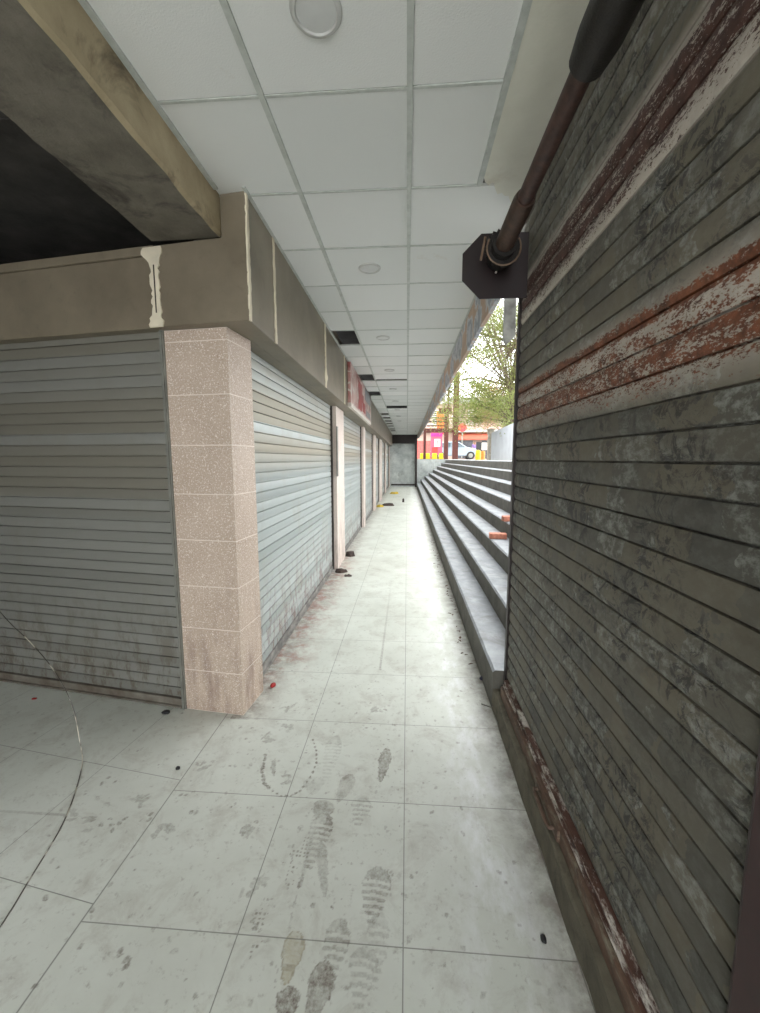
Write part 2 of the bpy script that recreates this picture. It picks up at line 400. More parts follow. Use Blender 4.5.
for p in [(-0.342, 1.36, 1.60, 0.05), (-0.401, 1.70, 1.81, 0.12), (-0.312, 1.80, 1.99, 0.084), (-.48, 1.84, 1.96, .12), (-.73, 1.94, 2.06, .03), (-.42, 1.1, 1.8, .012)]:
    foot('smudge', *p, rot=random.uniform(-25, 25) if p[3] > .02 else 0)
def blob(x, y, rx, ry, rot, amt):
    global D
    i0, i1 = np.searchsorted(xs, [x-rx*1.6-ry, x+rx*1.6+ry]); j0, j1 = np.searchsorted(ys, [y-rx*1.6-ry, y+rx*1.6+ry])
    if i1 <= i0 or j1 <= j0: return
    a = GX[j0:j1, i0:i1]-x; b = GY[j0:j1, i0:i1]-y; n = N2[j0:j1, i0:i1]
    px = a*math.cos(rot)+b*math.sin(rot); py = -a*math.sin(rot)+b*math.cos(rot)
    d = np.sqrt((px/rx)**2+(py/ry)**2)+(n-.5)*.7
    D[j0:j1, i0:i1] = np.maximum(D[j0:j1, i0:i1], np.where(d < 1, amt, 0))
arc = [(-0.808, 2.092), (-0.784, 1.969), (-0.742, 1.891), (-0.683, 1.849), (-0.63, 1.82), (-0.577, 1.829), (-0.542, 1.858), (-0.52, 1.918), (-0.504, 1.988), (-0.5, 2.057), (-0.521, 2.149), (-0.578, 2.268)]
for (ax, ay), (bx, by) in zip(arc[:-1], arc[1:]):
    n = max(2, int(math.hypot(bx-ax, by-ay)/.028))
    for k in range(n):
        u = k/n; wgt = 1.6 if ax < -.74 else 1.
        blob(ax+(bx-ax)*u, ay+(by-ay)*u, .010*wgt, .006*wgt, math.atan2(by-ay, bx-ax), .95)
for x_, y_ in [(-1.606, 1.837), (-1.543, 1.85), (-1.426, 1.602), (-1.376, 1.61), (-1.346, 1.619), (-1.334, 1.647), (-1.149, 1.792), (-1.12, 1.794), (-1.232, 1.673), (-1.404, 1.289), (-1.599, 1.875), (-0.739, 1.604), (-1.039, 1.698), (-0.94, 1.106), (-0.988, 1.145), (-1.203, 1.037)]:
    blob(x_, y_, .014, .008, random.uniform(0, 3), .75)
for x_, y_ in [(-1.321, 1.755), (-1.12, 1.6), (-1.621, 1.647), (-1.504, 1.626), (-1.135, 2.009), (-0.848, 2.231), (-0.814, 2.523), (-.2, 2.55), (-.75, 2.35), (-.66, 1.95), (-.6, 1.38), (-.72, 1.62)]:
    for k in range(5): blob(x_+random.gauss(0, .02), y_+random.gauss(0, .02), random.uniform(.012, .04), random.uniform(.006, .016), random.uniform(0, 3), random.uniform(.3, .6))
for k in range(950):
    x_, y_ = random.uniform(-1.65, .6), 1+2.1*random.random()
    wgt = .4+1.0*math.exp(-((x_+.4)/.45)**2)
    if random.random() > wgt: continue
    s_ = random.choice((.002, .003, .003, .004, .006, .008))
    blob(x_, y_, s_*random.uniform(1, 1.8), s_, random.uniform(0, 3), random.uniform(.25, .75))
me = bpy.data.meshes.new('floor')
idx = np.arange(nx*ny).reshape(ny, nx)
quads = np.stack([idx[:-1, :-1], idx[:-1, 1:], idx[1:, 1:], idx[1:, :-1]], -1).reshape(-1, 4)
me.vertices.add(nx*ny); me.vertices.foreach_set('co', np.stack([GX, GY, np.zeros_like(GX)], -1).astype('f4').ravel())
me.loops.add(quads.size); me.loops.foreach_set('vertex_index', quads.astype('i4').ravel())
me.polygons.add(len(quads)); me.polygons.foreach_set('loop_start', np.arange(0, quads.size, 4, dtype='i4'))
me.update(calc_edges=True); me.validate()
for nm, arr in (('dirt', D), ('ochre', O)):
    a_ = me.attributes.new(nm, 'FLOAT', 'POINT'); a_.data.foreach_set('value', arr.astype('f4').ravel())
me.materials.append(FLOORM)
flo = bpy.data.objects.new('floor', me); COL.objects.link(flo); struct(flo, 'pale grey-green tiled walkway floor with shoe prints')

# ---- suspended ceiling
TP, Y0, CZ = .597, 1.18, 3.177
missing = {(-2, 6), (-2, 10), (-2, 13), (-1, 17), (-2, 20), (-2, 22), (-2, 24), (-2, 26), (-2, 28), (-2, 31), (-2, 33)}
slots = {(-1, 10): (.45, .60)}      # one lifted tile leaves a narrow gap
cb = MB(); gb = MB()
def col_x(i, y):
    if i == -2: return (-1.062 if y < 2.3 else -.903, -.6)
    if i == -1: return (-.6, 0.)
    return (0., .385 if y < 2.3 else .61)
YEND = 25.0
k0, k1 = -5, int((YEND-Y0)/TP)
for k in range(k0, k1+1):
    ya = Y0+(k)*TP; yb = ya+TP
    for i in (-2, -1, 0):
        xa, xb = col_x(i, ya+.1)
        if (i, k) in missing: continue
        e = .004
        y_a, y_b = ya+.0095, yb-.0095
        if (i, k) == (-1, 10): y_a += .0; y_b -= .13
        if (i, k) == (-1, 17): y_b -= .0; y_a += .12
        dz = random.uniform(0, .004); tx = random.uniform(-.004, .004)
        vs = [(xa+e, y_a, CZ+dz), (xb-e, y_a, CZ+dz+tx), (xb-e, y_b, CZ+dz-tx), (xa+e, y_b, CZ+dz)]
        vs += [(a, b, c_+.015) for a, b, c_ in vs]
        cb.add(vs, [(0, 3, 2, 1), (4, 5, 6, 7), (0, 1, 5, 4), (1, 2, 6, 5), (2, 3, 7, 6), (3, 0, 4, 7)])
    for i in (-2, -1, 0):
        xa, xb = col_x(i, ya-.1 if k <= 2 else ya+.1)
        gb.box(xa, xb, ya-.0065, ya+.0065, CZ-.0015, CZ+.012)
struct(cb.build('ceiling', TILE), 'white suspended ceiling tiles over the walkway')
for xg in (-.6, 0.): gb.box(xg-.012, xg+.012, Y0+k0*TP, YEND, CZ-.007, CZ+.02)
gb.box(-1.062, -1.038, Y0+k0*TP, 2.3, CZ-.008, CZ+.02); gb.box(.362, .388, Y0+k0*TP, 2.36, CZ-.012, CZ+.02)
gb.box(-.905, -.885, 2.3, YEND, CZ-.005, CZ+.02); gb.box(.594, .612, 2.5, YEND, CZ-.005, CZ+.02)
struct(gb.build('trim_1', GRID), 'grey metal grid holding the ceiling tiles')
# slab above the void
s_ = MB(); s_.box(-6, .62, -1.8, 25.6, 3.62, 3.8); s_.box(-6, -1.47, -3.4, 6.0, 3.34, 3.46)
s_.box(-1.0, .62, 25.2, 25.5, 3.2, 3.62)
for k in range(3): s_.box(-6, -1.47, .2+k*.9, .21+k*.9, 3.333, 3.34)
struct(s_.build('ceiling', DARKC), 'dark concrete slab seen above the left beam')

# ---- plaster soffit strip right of the ceiling, broken at its end
pb = MB(); edge = [(.388, -1.8), (.388, 2.30)]
xq = .40
while xq < .60:
    edge.append((xq, 2.33+.30*(xq-.4)/.3+random.uniform(-.03, .03))); xq += .022
edge += [(.625, 2.55), (.625, -1.8)]
pb.prism(edge, 2, 3.17, 3.25)
struct(pb.build('trim_2', PLASTER), 'cream plaster strip with a broken end beside the ceiling tiles')

# ---- concrete beam (upper left)
b = MB(); n = 40
ring = []
for k in range(n+1):
    y = -1.8+(2.38+1.8)*k/n; j = [random.uniform(-.006, .006) for _ in range(3)]
    ring.append([(-1.062, y, 3.62), (-1.062, y, 2.972+.008+j[0]), (-1.074+j[1], y, 2.962+j[0]), (-1.475+j[2], y, 2.962), (-1.487, y, 2.975), (-1.487, y, 3.62)])
vs = [p for r_ in ring for p in r_]
fs = []; mi = []
for k in range(n):
    for q in range(6):
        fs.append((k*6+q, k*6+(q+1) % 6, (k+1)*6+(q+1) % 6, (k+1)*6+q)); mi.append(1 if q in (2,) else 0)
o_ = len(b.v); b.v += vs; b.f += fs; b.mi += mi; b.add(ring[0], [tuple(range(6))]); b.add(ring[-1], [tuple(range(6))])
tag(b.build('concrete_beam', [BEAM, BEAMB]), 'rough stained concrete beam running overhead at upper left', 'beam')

# ---- fascias. local frame of the left storefront
A = R(8.0); FD = Vector((-math.cos(A), math.sin(A), 0)); FN = Vector((-math.sin(A), -math.cos(A), 0))   # along, outward (towards camera)
FO = Vector((-.903, 2.335, 0))
def fm(origin, d, nrm):   # matrix: local x along d, y inward (=-nrm), z up
    return Matrix(((d.x, -nrm.x, 0, origin.x), (d.y, -nrm.y, 0, origin.y), (0, 0, 1, 0), (0, 0, 0, 1)))
FM = fm(FO, FD, FN)
fb = MB()
# corridor fascia with the corner return (plan polygon), then the left part
p_in = FO+FD*.59
def P2(s, d): q = FM @ Vector((s, d, 0)); return (q.x, q.y)
lp = [(0, 2.5), (.598, 2.5), (.598, 2.958), (.155, 2.958), (.155, 3.30), (0, 3.30)]
vs = [FM @ Vector((a_, 0, z_)) for a_, z_ in lp]+[FM @ Vector((a_+.035, .22, z_)) for a_, z_ in lp]
fb.add(vs, [tuple(range(6)), tuple(range(11, 5, -1))]+[(k, (k+1) % 6, (k+1) % 6+6, k+6) for k in range(6)])
fb.prism([(-.903, 2.336), (-1.045, 2.40), (-1.045, 25.0), (-.903, 25.0)], 2, 2.5008, 3.30)
fb.prism([(-.91, 2.345), (-1.3, 2.40), (-1.3, 2.60), (-.91, 2.60)], 2, 2.502, 2.60)
fb.prism([(-1.045, 2.55), (-1.045, 25), (-1.3, 25), (-1.3, 2.60)], 2, 2.5, 2.62)
fa = fb.build('trim_3', FASCIA, bevel=.004); struct(fa, 'smooth brown-grey fascia along the shops and around the corner')
lb = MB(); lb.box(.60, 4.6, .01, .14, 2.5, 2.91, mat=FM); lb.box(.60, 4.6, -.004, .16, 2.91, 2.962, mat=FM); lb.box(.60, 4.6, .14, .5, 2.5, 2.56, mat=FM)
struct(lb.build('trim_4', FASCIA, bevel=.006), 'brown-grey fascia with a lip above the left shutter')
def seam(name, origin, d, nrm, z0, z1, wd, seed, blobs=(), label=None, split=False):
    r_ = random.Random(seed); n = 26; Mx = fm(origin, d, nrm); mb = MB(); vs = []
    for k in range(n+1):
        z = z0+(z1-z0)*k/n; e = sum(bw*math.exp(-((z-bz)/.045)**2) for bz, bw in blobs)
        a = -wd/2-r_.uniform(0, wd*.5)-e*.6; b_ = wd/2+r_.uniform(0, wd*.5)+e
        for s in (a, b_):
            for dd_ in (-.007, .003): vs.append(Mx @ Vector((s, dd_, z)))
    fs = []
    for k in range(n):
        o = k*4; fs += [(o, o+4, o+6, o+2), (o+1, o+3, o+7, o+5), (o, o+1, o+5, o+4), (o+2, o+6, o+7, o+3)]
    fs += [(0, 2, 3, 1), (n*4, n*4+1, n*4+3, n*4+2)]
    mb.add(vs, fs)
    o = mb.build(name, FILL); tag(o, label, 'filler seam')
    if split:
        q = MB(); q.box(-.004, .004, -.009, .0, z0+.08, z1-.1, mat=Mx); g = q.build('crack', MORT2, parent=o); g['label'] = 'dark crack down the filler'
    return o
MORT2 = simple('dark_crack', (80,72,60), .9)
seam('filler_seam', FO+FD*.60, FD, FN, 2.50, 2.95, .036, 3, ((2.92, .05), (2.52, .03)), 'wide ragged cream filler seam left of the corner on the front fascia', True)
UY, NX = Vector((0, 1, 0)), Vector((1, 0, 0))
seam('filler_seam', Vector((-.903, 2.35, 0)), UY, NX, 2.50, 3.17, .020, 4, (), 'cream filler seam right at the fascia corner')
seam('filler_seam', Vector((-.903, 2.80, 0)), UY, NX, 2.50, 3.17, .020, 5, (), 'cream filler seam on corridor fascia just past the corner')
seam('filler_seam', Vector((-.903, 4.50, 0)), UY, NX, 2.50, 3.17, .04, 6, ((2.62, .06),), 'cream filler seam on fascia above the middle of the first corridor shutter')
seam('filler_seam', Vector((-.903, 5.85, 0)), UY, NX, 2.50, 3.17, .03, 7, (), 'pale filler seam on fascia just before the red sign')

# ---- walls
wb = MB()
wb.box(-1.5, -1.24, 2.9, 25.2, 0, 3.4); struct(wb.build('wall_left', KIOSK), 'wall behind the row of shutters')
CO = Vector((-1.085, 2.44, 0)); CA = R(6.5); CD = Vector((-math.cos(CA), math.sin(CA), 0)); CN = Vector((-math.sin(CA), -math.cos(CA), 0)); CM = fm(CO, CD, CN)
SA = R(8.5); SDv = Vector((-math.cos(SA), math.sin(SA), 0)); SN = Vector((-math.sin(SA), -math.cos(SA), 0)); SO = Vector((-1.50, 2.50, 0)); SM = fm(SO, SDv, SN)
wb = MB(); wb.box(0, 4.4, .14, .3, 0, 2.55, mat=SM); struct(wb.build('wall_back', KIOSK), 'wall behind the left shutter')
wb = MB(); wb.box(-4.3, -4.1, -3.2, 6, 0, 3.5); wb.box(-4.3, -2.0, -3.4, -3.2, 0, 3.5); wb.box(-6.1, -1.5, 5.9, 6.1, 0, 3.5); struct(wb.build('wall_light_block', DARKC), 'unseen dark walls added to cut light into the left bay')  # unseen walls, added to darken the left shutter and column front
wb = MB(); wb.box(-1.12, .62, 25.0, 25.3, .0, 2.72); wb.box(-1.12, .60, 24.9, 25.0, 0, .07); struct(wb.build('wall_end', ENDW), 'pale weathered concrete wall closing the walkway')
wb = MB(); wb.box(-1.05, .62, 24.6, 25.0, 2.66, 3.62); wb.box(-.98, .60, 24.94, 25.0, .07, .17); wb.box(.50, .62, 24.7, 25.0, .0, 2.66)
struct(wb.build('trim_5', DKSTEEL), 'dark bulkhead and pipe casing at the end of the walkway')
# kiosk body on the right, behind its shutter
wb = MB(); wb.box(.76, 3.2, -1.8, 2.55, 0, 3.4); wb.box(.68, .76, -1.8, .55, 0, 3.4)
wb.box(.74, 3.6, -1.8, 2.9, 3.30, 3.45); struct(wb.build('wall_right', KIOSK), 'concrete shop block behind the rusted shutter')

# graffiti fascia on the stair side
gb_ = MB(); ring = []
n = 60
for k in range(n+1):
    y = 2.9+(24.6-2.9)*k/n; jz = random.uniform(-.015, .015)+(.12*max(0, (k-52)/8.))
    dx = .0
    ring.append([(.612+dx, y, 2.83+jz), (.612+dx, y, 3.62), (.645, y, 3.62), (.645, y, 2.83+jz)])
vs = [p for r_ in ring for p in r_]; fs = []
for k in range(n):
    for q in range(4): fs.append((k*4+q, k*4+(q+1) % 4, (k+1)*4+(q+1) % 4, (k+1)*4+q))
gb_.add(vs, fs+[(0, 1, 2, 3), (n*4+3, n*4+2, n*4+1, n*4)])
struct(gb_.build('trim_6', GRAF), 'peach fascia painted with grey graffiti swirls over the stairs')

# ================================================================ STAIRS
st = thing('staircase', 'wide grey concrete steps rising from walkway to street', 'stairs', (0, 0, 0))
zt = [.27]+[.27+.2*k for k in range(1, 8)]; X0 = .6; TR = .25
pts = [(X0, 0.)]
def step_x(k): return X0+TR*k
tread = MB(); rise = MB()
for k, z in enumerate(zt):
    xa = step_x(k); xb = step_x(k+1) if k < 7 else 3.6
    zp = 0 if k == 0 else zt[k-1]
    mb = MB(); NY = 60
    # nosing with chipped edge
    vs = []; fs = []
    for j in range(NY+1):
        y = 2.646+(24.99-2.646)*(j/NY)**1.6; c1, c2 = random.uniform(0, .006), random.uniform(0, .006)
        vs += [(xa, y, zp), (xa, y, z-.012-c1), (xa+.012+c2, y, z), (xb+.02, y, z), (xb+.02, y, zp)]
    for j in range(NY):
        for q in range(5):
            fs.append((j*5+q, j*5+(q+1) % 5, (j+1)*5+(q+1) % 5, (j+1)*5+q))
    mb.add(vs, fs+[(0, 1, 2, 3, 4), tuple(NY*5+q for q in (4, 3, 2, 1, 0))])
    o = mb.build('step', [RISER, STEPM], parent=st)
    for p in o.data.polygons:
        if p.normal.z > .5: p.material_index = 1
# street slab at the top, end wall of the stairs
wb = MB(); wb.box(3.62, 60, -8, 90, 1.2, 1.67); wb.box(-30, 3.62, 25.32, 90, 1.2, 1.67); struct(wb.build('ground', simple('street_paving', (150,148,142), .8, 0, var=.08)), 'paved street level beyond the stairs')
wb = MB(); wb.box(.62, 3.6, 25.0, 25.32, 0, 1.70); struct(wb.build('wall_stair', ENDW), 'pale concrete wall where the stairs end')

# ================================================================ COLUMN
def blocks(mb, W_, D_, joints, mat, g=.004):
    for z0, z1 in zip(joints[:-1], joints[1:]): mb.box(0, W_, 0, D_, z0+g, z1-g, 0, mat)
    mb.box(.0006, W_-.0006, .0006, D_-.0006, joints[0], joints[-1], 1, mat)
col = thing('column', 'pink terrazzo block column at the corner between left and corridor shutters', 'column', tuple(CO), 0)
cm = MB(); TM = Matrix.Translation(-CO) @ CM
blocks(cm, .425, .29, [0.0, .29, .59, .88, 1.19, 1.49, 1.80, 2.11, 2.43, 2.50], TM, g=.0028)
cm.build('blocks', [TERR, MORT], parent=col)

# ================================================================ SHUTTERS
def slat_curtain(Ws, z0, z1, pitch, mat, zoff=0., bulge=.0022, groove=.015, flat=False):
    mb = MB(); prof = []; z = z0
    while z < z1-1e-4:
        p = min(pitch, z1-z)
        prof += [(-groove, z+.0006), (-groove, z+.0056), (-.0005, z+.0062), (bulge*.65, z+.2*p), (bulge, z+.5*p), (bulge*.65, z+.8*p), (-.0005, z+p-.002)]
        z += p
    prof.append((-groove, z1))
    vs = []; fs = []
    NS = 2
    for a in range(NS):
        u = Ws*a/(NS-1)
        for d, zz in prof: vs.append((u, -d, zz))
    m = len(prof)
    for k in range(m-1): fs.append((k, k+1, m+k+1, m+k))
    # closed back
    b0 = len(vs); vs += [(0, .02, z0), (0, .02, z1), (Ws, .02, z0), (Ws, .02, z1)]
    fs += [(b0, b0+2, b0+3, b0+1), (0, m, b0+2, b0), (m-1, b0+1, b0+3, 2*m-1),
           tuple(list(range(m))+[b0+1, b0]), tuple(list(range(m, 2*m))+[b0+3, b0+2])]
    mb.add(vs, fs); return mb
def shutter(Ws, H, pitch, mat, label, loc, rz, group=None, rail=.035, guide=.03, gm=None, glabel=None):
    t_ = thing('roller_shutter', label, 'shutter', loc, rz, group)
    slat_curtain(Ws, rail+.03, H, pitch, mat).build('curtain', mat, parent=t_, smooth=50)
    mb = MB(); mb.box(0, Ws, -.012, .02, .004, rail+.028); mb.box(0, Ws, -.03, .0, .004, .016)
    mb.build('bottom_rail', GUIDE2 if mat is not SLATF else RAILF, parent=t_, bevel=.003)
    for x in (-guide, Ws):
        g = MB(); g.box(x, x+guide, -.022, .03, 0, H); g.box(x+guide*.25, x+guide*.75, -.03, -.02, 0, H)
        g.build('guide_rail', gm or SIDECH, parent=t_)
    return t_
GUIDE2 = simple('grimy_light_rail', (150,148,142), .6, 0, var=.2, scale=9)
RAILF = simple('grimy_bottom_rail', (122,118,108), .7, 0, var=.25, scale=9, c2=(84,74,62))
# left front shutter (local x along the storefront: rotate so +x runs away from the column)
s0 = shutter(3.4, 2.55, .0725, SLATF, 'dull grey roller shutter on the left, left of the pink column', tuple(SO+SDv*.035), 0, gm=GUIDE, guide=.032)
s0.matrix_world = Matrix.Translation(SO+SDv*.035+SN*.0) @ Matrix(((SDv.x, -SN.x, 0, 0), (SDv.y, -SN.y, 0, 0), (0, 0, 1, 0), (0, 0, 0, 1)))
# the frame above is mirrored-free: x along SDv, y inward
names = ['first grey corridor shutter, wide, next to the pink column', 'second grey corridor shutter, just past the near pale pilaster',
         'third grey corridor shutter, under the far end of the red sign', 'fourth grey corridor shutter, before the wide far pilaster',
         'fifth grey corridor shutter, beyond the wide far pilaster', 'last grey corridor shutter, next to the end wall']
opens = [(2.84, 6.02), (6.82, 9.86), (10.34, 13.1), (13.9, 16.0), (17.4, 20.2), (20.9, 24.6)]
for (ya, yb), nm in zip(opens, names):
    # local +x -> world +y, local +y (inward) -> world -x
    shutter(yb-ya, 2.56, .077, SLATL, nm, (-1.15, ya, 0), R(90), 'corridor shutters')
# pilasters between them
pj = [0.0, .6, 1.2, 1.8, 2.5]
pil = [(6.06, 6.78, 'near pale stone pilaster between the first and second corridor shutters'), (9.90, 10.30, 'narrow pale pilaster between the second and third corridor shutters'),
       (13.14, 13.86, 'pale pilaster between the third and fourth corridor shutters'), (16.04, 17.36, 'wide far pale pilaster between the fourth and fifth corridor shutters'),
       (24.64, 24.92, 'last narrow pale pilaster against the end wall'), (20.24, 20.86, 'far pale pilaster between the fifth and last corridor shutters')]
for ya, yb, nm in pil:
    p = thing('pilaster', nm, 'pilaster', (-1.066, ya, 0), 0, 'corridor pilasters')
    mb = MB(); blocks(mb, .11, yb-ya, [0, .4, .8, 1.2, 1.6, 2.0, 2.5], Matrix.Translation((-.11, 0, 0)), g=.0015)
    mb.build('blocks', [PILM, MORT], parent=p)
# grey pipe-like conduit strip on the first pilaster
mb = MB(); mb.box(-1.062, -1.045, 6.02, 6.10, 1.45, 2.2)
tag(mb.build('conduit', GUIDE, bevel=.003), 'grey conduit fixed to near edge of the near pilaster', 'conduit')

# ================================================================ RIGHT SHUTTER
rs = thing('roller_shutter', 'large dark rusted roller shutter along the right side', 'shutter', (.68, .75, 0), 0)
def W(p, base=(.68, .75, 0)): return (p[0]-base[0], p[1]-base[1], p[2]-base[2])
mb = MB(); prof = []
z = 1.703-18*.0805+.0; z = z+.0805 if z < .27 else z
z0 = .254
zs = [1.703+.0805*k for k in range(-18, 20)]
for z in zs:
    prof += [(.010, z+.0006), (.010, z+.0050), (0., z+.0060), (-.004, z+.018), (-.006, z+.04), (-.004, z+.062), (0., z+.0785)]
m = len(prof); vs = [(d, 0., zz) for d, zz in prof]+[(d, 1.81, zz) for d, zz in prof]; fs = [(k, k+1, m+k+1, m+k) for k in range(m-1)]
b0 = len(vs); vs += [(.03, 0, prof[0][1]), (.03, 0, prof[-1][1]), (.03, 1.81, prof[0][1]), (.03, 1.81, prof[-1][1])]
fs += [(b0, b0+2, b0+3, b0+1), (0, m, b0+2, b0), (m-1, b0+1, b0+3, 2*m-1)]
mb.add(vs, fs); cur = mb.build('curtain', SLATR, parent=rs, smooth=50)
mb = MB(); mb.box(-.02, .03, 0, 1.81, .208, .2545); mb.box(-.032, -.02, 0, 1.81, .214, .222); mb.box(-.028, -.02, 0, 1.81, .246, .2545)
g = mb.build('bottom_rail', RUSTW, parent=rs, bevel=.002); g['label'] = 'rust-brown bottom rail with flaking white paint'
mb = MB(); mb.box(-.045, .03, 0, 1.81, .14, .208); g = mb.build('angle_bar', RUSTBAR, parent=rs, bevel=.004); g['label'] = 'rusty angle bar under the rail'
mb = MB(); mb.tube([(-.05, .80, .18), (-.075, .80, .18), (-.078, .82, .18), (-.078, .98, .18), (-.075, 1.0, .18), (-.05, 1.0, .18)], .008, 8)
mb.box(-.056, -.044, .76, 1.04, .155, .205)
g = mb.build('handle', RUSTBAR, parent=rs, smooth=40)
mb = MB(); mb.box(-.006, .03, 1.81, 1.89, 0, 2.95); mb.box(-.014, -.006, 1.82, 1.835, 0, 2.72)
g = mb.build('guide_rail', DKSTEEL, parent=rs); g['label'] = 'dark steel far guide rail'
mb = MB(); mb.box(-.018, .03, -.14, -.012, 0, 3.1); mb.box(-.010, .03, -.012, 0, 0, 3.1)
g = mb.build('guide_rail', MAROON, parent=rs, bevel=.006); g['label'] = 'maroon painted near guide rail'
# curb under it
mb = MB(); n = 30; vs = []; fs = []
for k in range(n+1):
    y = -1.8+(2.64+1.8)*k/n; j = random.uniform(-.006, .006)
    vs += [(.60+j, y, 0), (.604+j, y, .135), (.612, y, .14), (.76, y, .14), (.76, y, 0)]
for k in range(n):
    for q in range(5): fs.append((k*5+q, k*5+(q+1) % 5, (k+1)*5+(q+1) % 5, (k+1)*5+q))
mb.add(vs, fs+[(0, 1, 2, 3, 4), tuple(n*5+q for q in (4, 3, 2, 1, 0))]); struct(mb.build('baseboard_right', CURB), 'dirty concrete curb under the rusted shutter')

# roller shaft, plate
sh = thing('roller_shaft', 'rusty roller shaft and dark octagonal end plate above the right shutter', 'roller', (.50, 2.45, 2.80))
mb = MB(); mb.tube([(0, -3.4, .035), (0, -.25, .03)], .034, 20); mb.build('pipe', PIPE, parent=sh, smooth=40)
mb = MB(); mb.tube([(0, -.55, .03), (0, -.52, .03), (0, -.03, .03)], [.042, .048, .048], 20); g = mb.build('sleeve', simple('brown_sleeve', (84,62,50), .55, .3, var=.2, scale=20, bump=.3), parent=sh, smooth=40); g['label'] = 'wider brown sleeve at the plate end'
mb = MB(); mb.tube([(0.012, -3.4, .045), (.008, -1.20, .04), (.004, -1.13, .035)], [.064, .062, .052], 20); g = mb.build('drum_cover', GREASE, parent=sh, smooth=40); g['label'] = 'thick dark near section of the shaft'
mb = MB(); oc = [(.188*math.cos(R(22.5+45*k)), .188*math.sin(R(22.5+45*k))) for k in range(8)]
oc = [(a*1.0, b*1.0) for a, b in oc]
oc = sorted(oc, key=lambda p: math.atan2(p[1], p[0]) % (2*math.pi))
mb.prism([(.172, -.174), (.172, .174)]+[(a-.02, b) for a, b in oc if a < .1], 1, 0, .008)
pl = mb.build('end_plate', MAROON2, parent=sh); pl['label'] = 'dark maroon octagonal end plate'
mb = MB(); mb.tube([(-.005, -.006, -.035), (-.005, .0, -.035)], .006, 12); mb.build('bolt', WHITEP, parent=pl)
mb = MB(); nt = 22; prof_ = []
for k in range(nt*2):
    r_ = .098 if k % 2 else .084; a = math.pi*k/nt; prof_.append((r_*math.cos(a), r_*math.sin(a)+.03))
mb.prism(prof_, 1, -.14, -.12); mb.tube([(0, -.19, .03), (0, -.02, .03)], .066, 24)
mb.build('sprocket', GREASE, parent=sh, smooth=30)
mb = MB(); mb.tube([(.088*math.cos(a), -.16, .02+.088*math.sin(a)) for a in [R(150+k*12) for k in range(21)]], .0045, 8)
mb.tube([(-.10, -.17, .07), (-.118, -.16, -.04)], .006, 8)
g = mb.build('strap', simple('tan_strap', (128,104,84), .6), parent=sh, smooth=40)

# hanging metal strip beyond the plate
mb = MB(); mb.prism([(.715, 3.30), (.715, 2.61), (.74, 2.565), (.80, 2.63), (.80, 3.30)], 1, 3.18, 3.22)
mb.prism([(.70, 3.24), (.85, 3.24), (.85, 3.29), (.70, 3.29)], 1, 2.88, 3.26)
tag(mb.build('hanging_strip', simple('grey_weathered_sheet', (196,196,190), .7, 0, var=.18, scale=10), bevel=.003), 'grey pointed strip hanging beside octagonal plate', 'strip')

# loop of wire at far guide foot
mb = MB(); mb.tube([(.52, 2.60, .05), (.58, 2.59, .035), (.625, 2.60, .05), (.64, 2.63, .06)], .004, 6)
tag(mb.build('tie_wire', simple('dull_wire', (120,116,108), .5, .5), smooth=40), 'short wire tied at foot of the far guide rail', 'wire')

# ================================================================ SIGN, LIGHTS
sg = thing('shop_sign', 'faded red shop sign hung on the corridor fascia', 'sign', (-.90, 6.15, 2.5))
mb = MB(); mb.box(.0, .045, 0, 3.3, .06, .66); mb.build('panel', SIGNM, parent=sg)
mb = MB(); mb.box(.0, .055, -.02, 3.32, .0, .06); mb.box(.0, .055, 3.3, 3.33, .06, .67)
g = mb.build('frame', WHITEP, parent=sg); g['label'] = 'white lower frame of the sign'
mb = MB(); mb.box(.045, .05, 1.0, 1.5, .10, .58); mb.box(.045, .05, 1.5, 1.8, .28, .42); mb.box(.045, .05, 1.7, 2.1, .12, .30)
g = mb.build('red_shape', SIGNR, parent=sg)
mb = MB(); mb.box(.045, .049, 2.1, 3.25, .40, .64); mb.box(.045, .049, 2.3, 3.2, .1, .22); mb.build('grey_patch', SIGNG, parent=sg)

lt = thing('ceiling_light', 'round recessed ceiling light nearest the camera, at top centre', 'ceiling light', (-.31, 1.48, CZ), 0, 'recessed round ceiling lights')
mb = MB(); mb.lathe([(.066, -.002), (.070, -.009), (.080, -.009), (.086, -.002), (.086, .004)], seg=40); mb.build('rim', LIGHTR, parent=lt, smooth=50)
mb = MB(); mb.lathe([(.0005, -.006), (.05, -.0055), (.068, -.003), (.068, .004)], seg=40); mb.build('diffuser', LIGHTD, parent=lt, smooth=50)
ords = ['second', 'third', 'fourth', 'fifth', 'sixth', 'seventh', 'eighth', 'ninth']
for k, nm in enumerate(ords):
    dup(lt, (-.30, 1.48+1.791*(k+1), CZ), 0, f'round recessed ceiling light, {nm} from the camera')

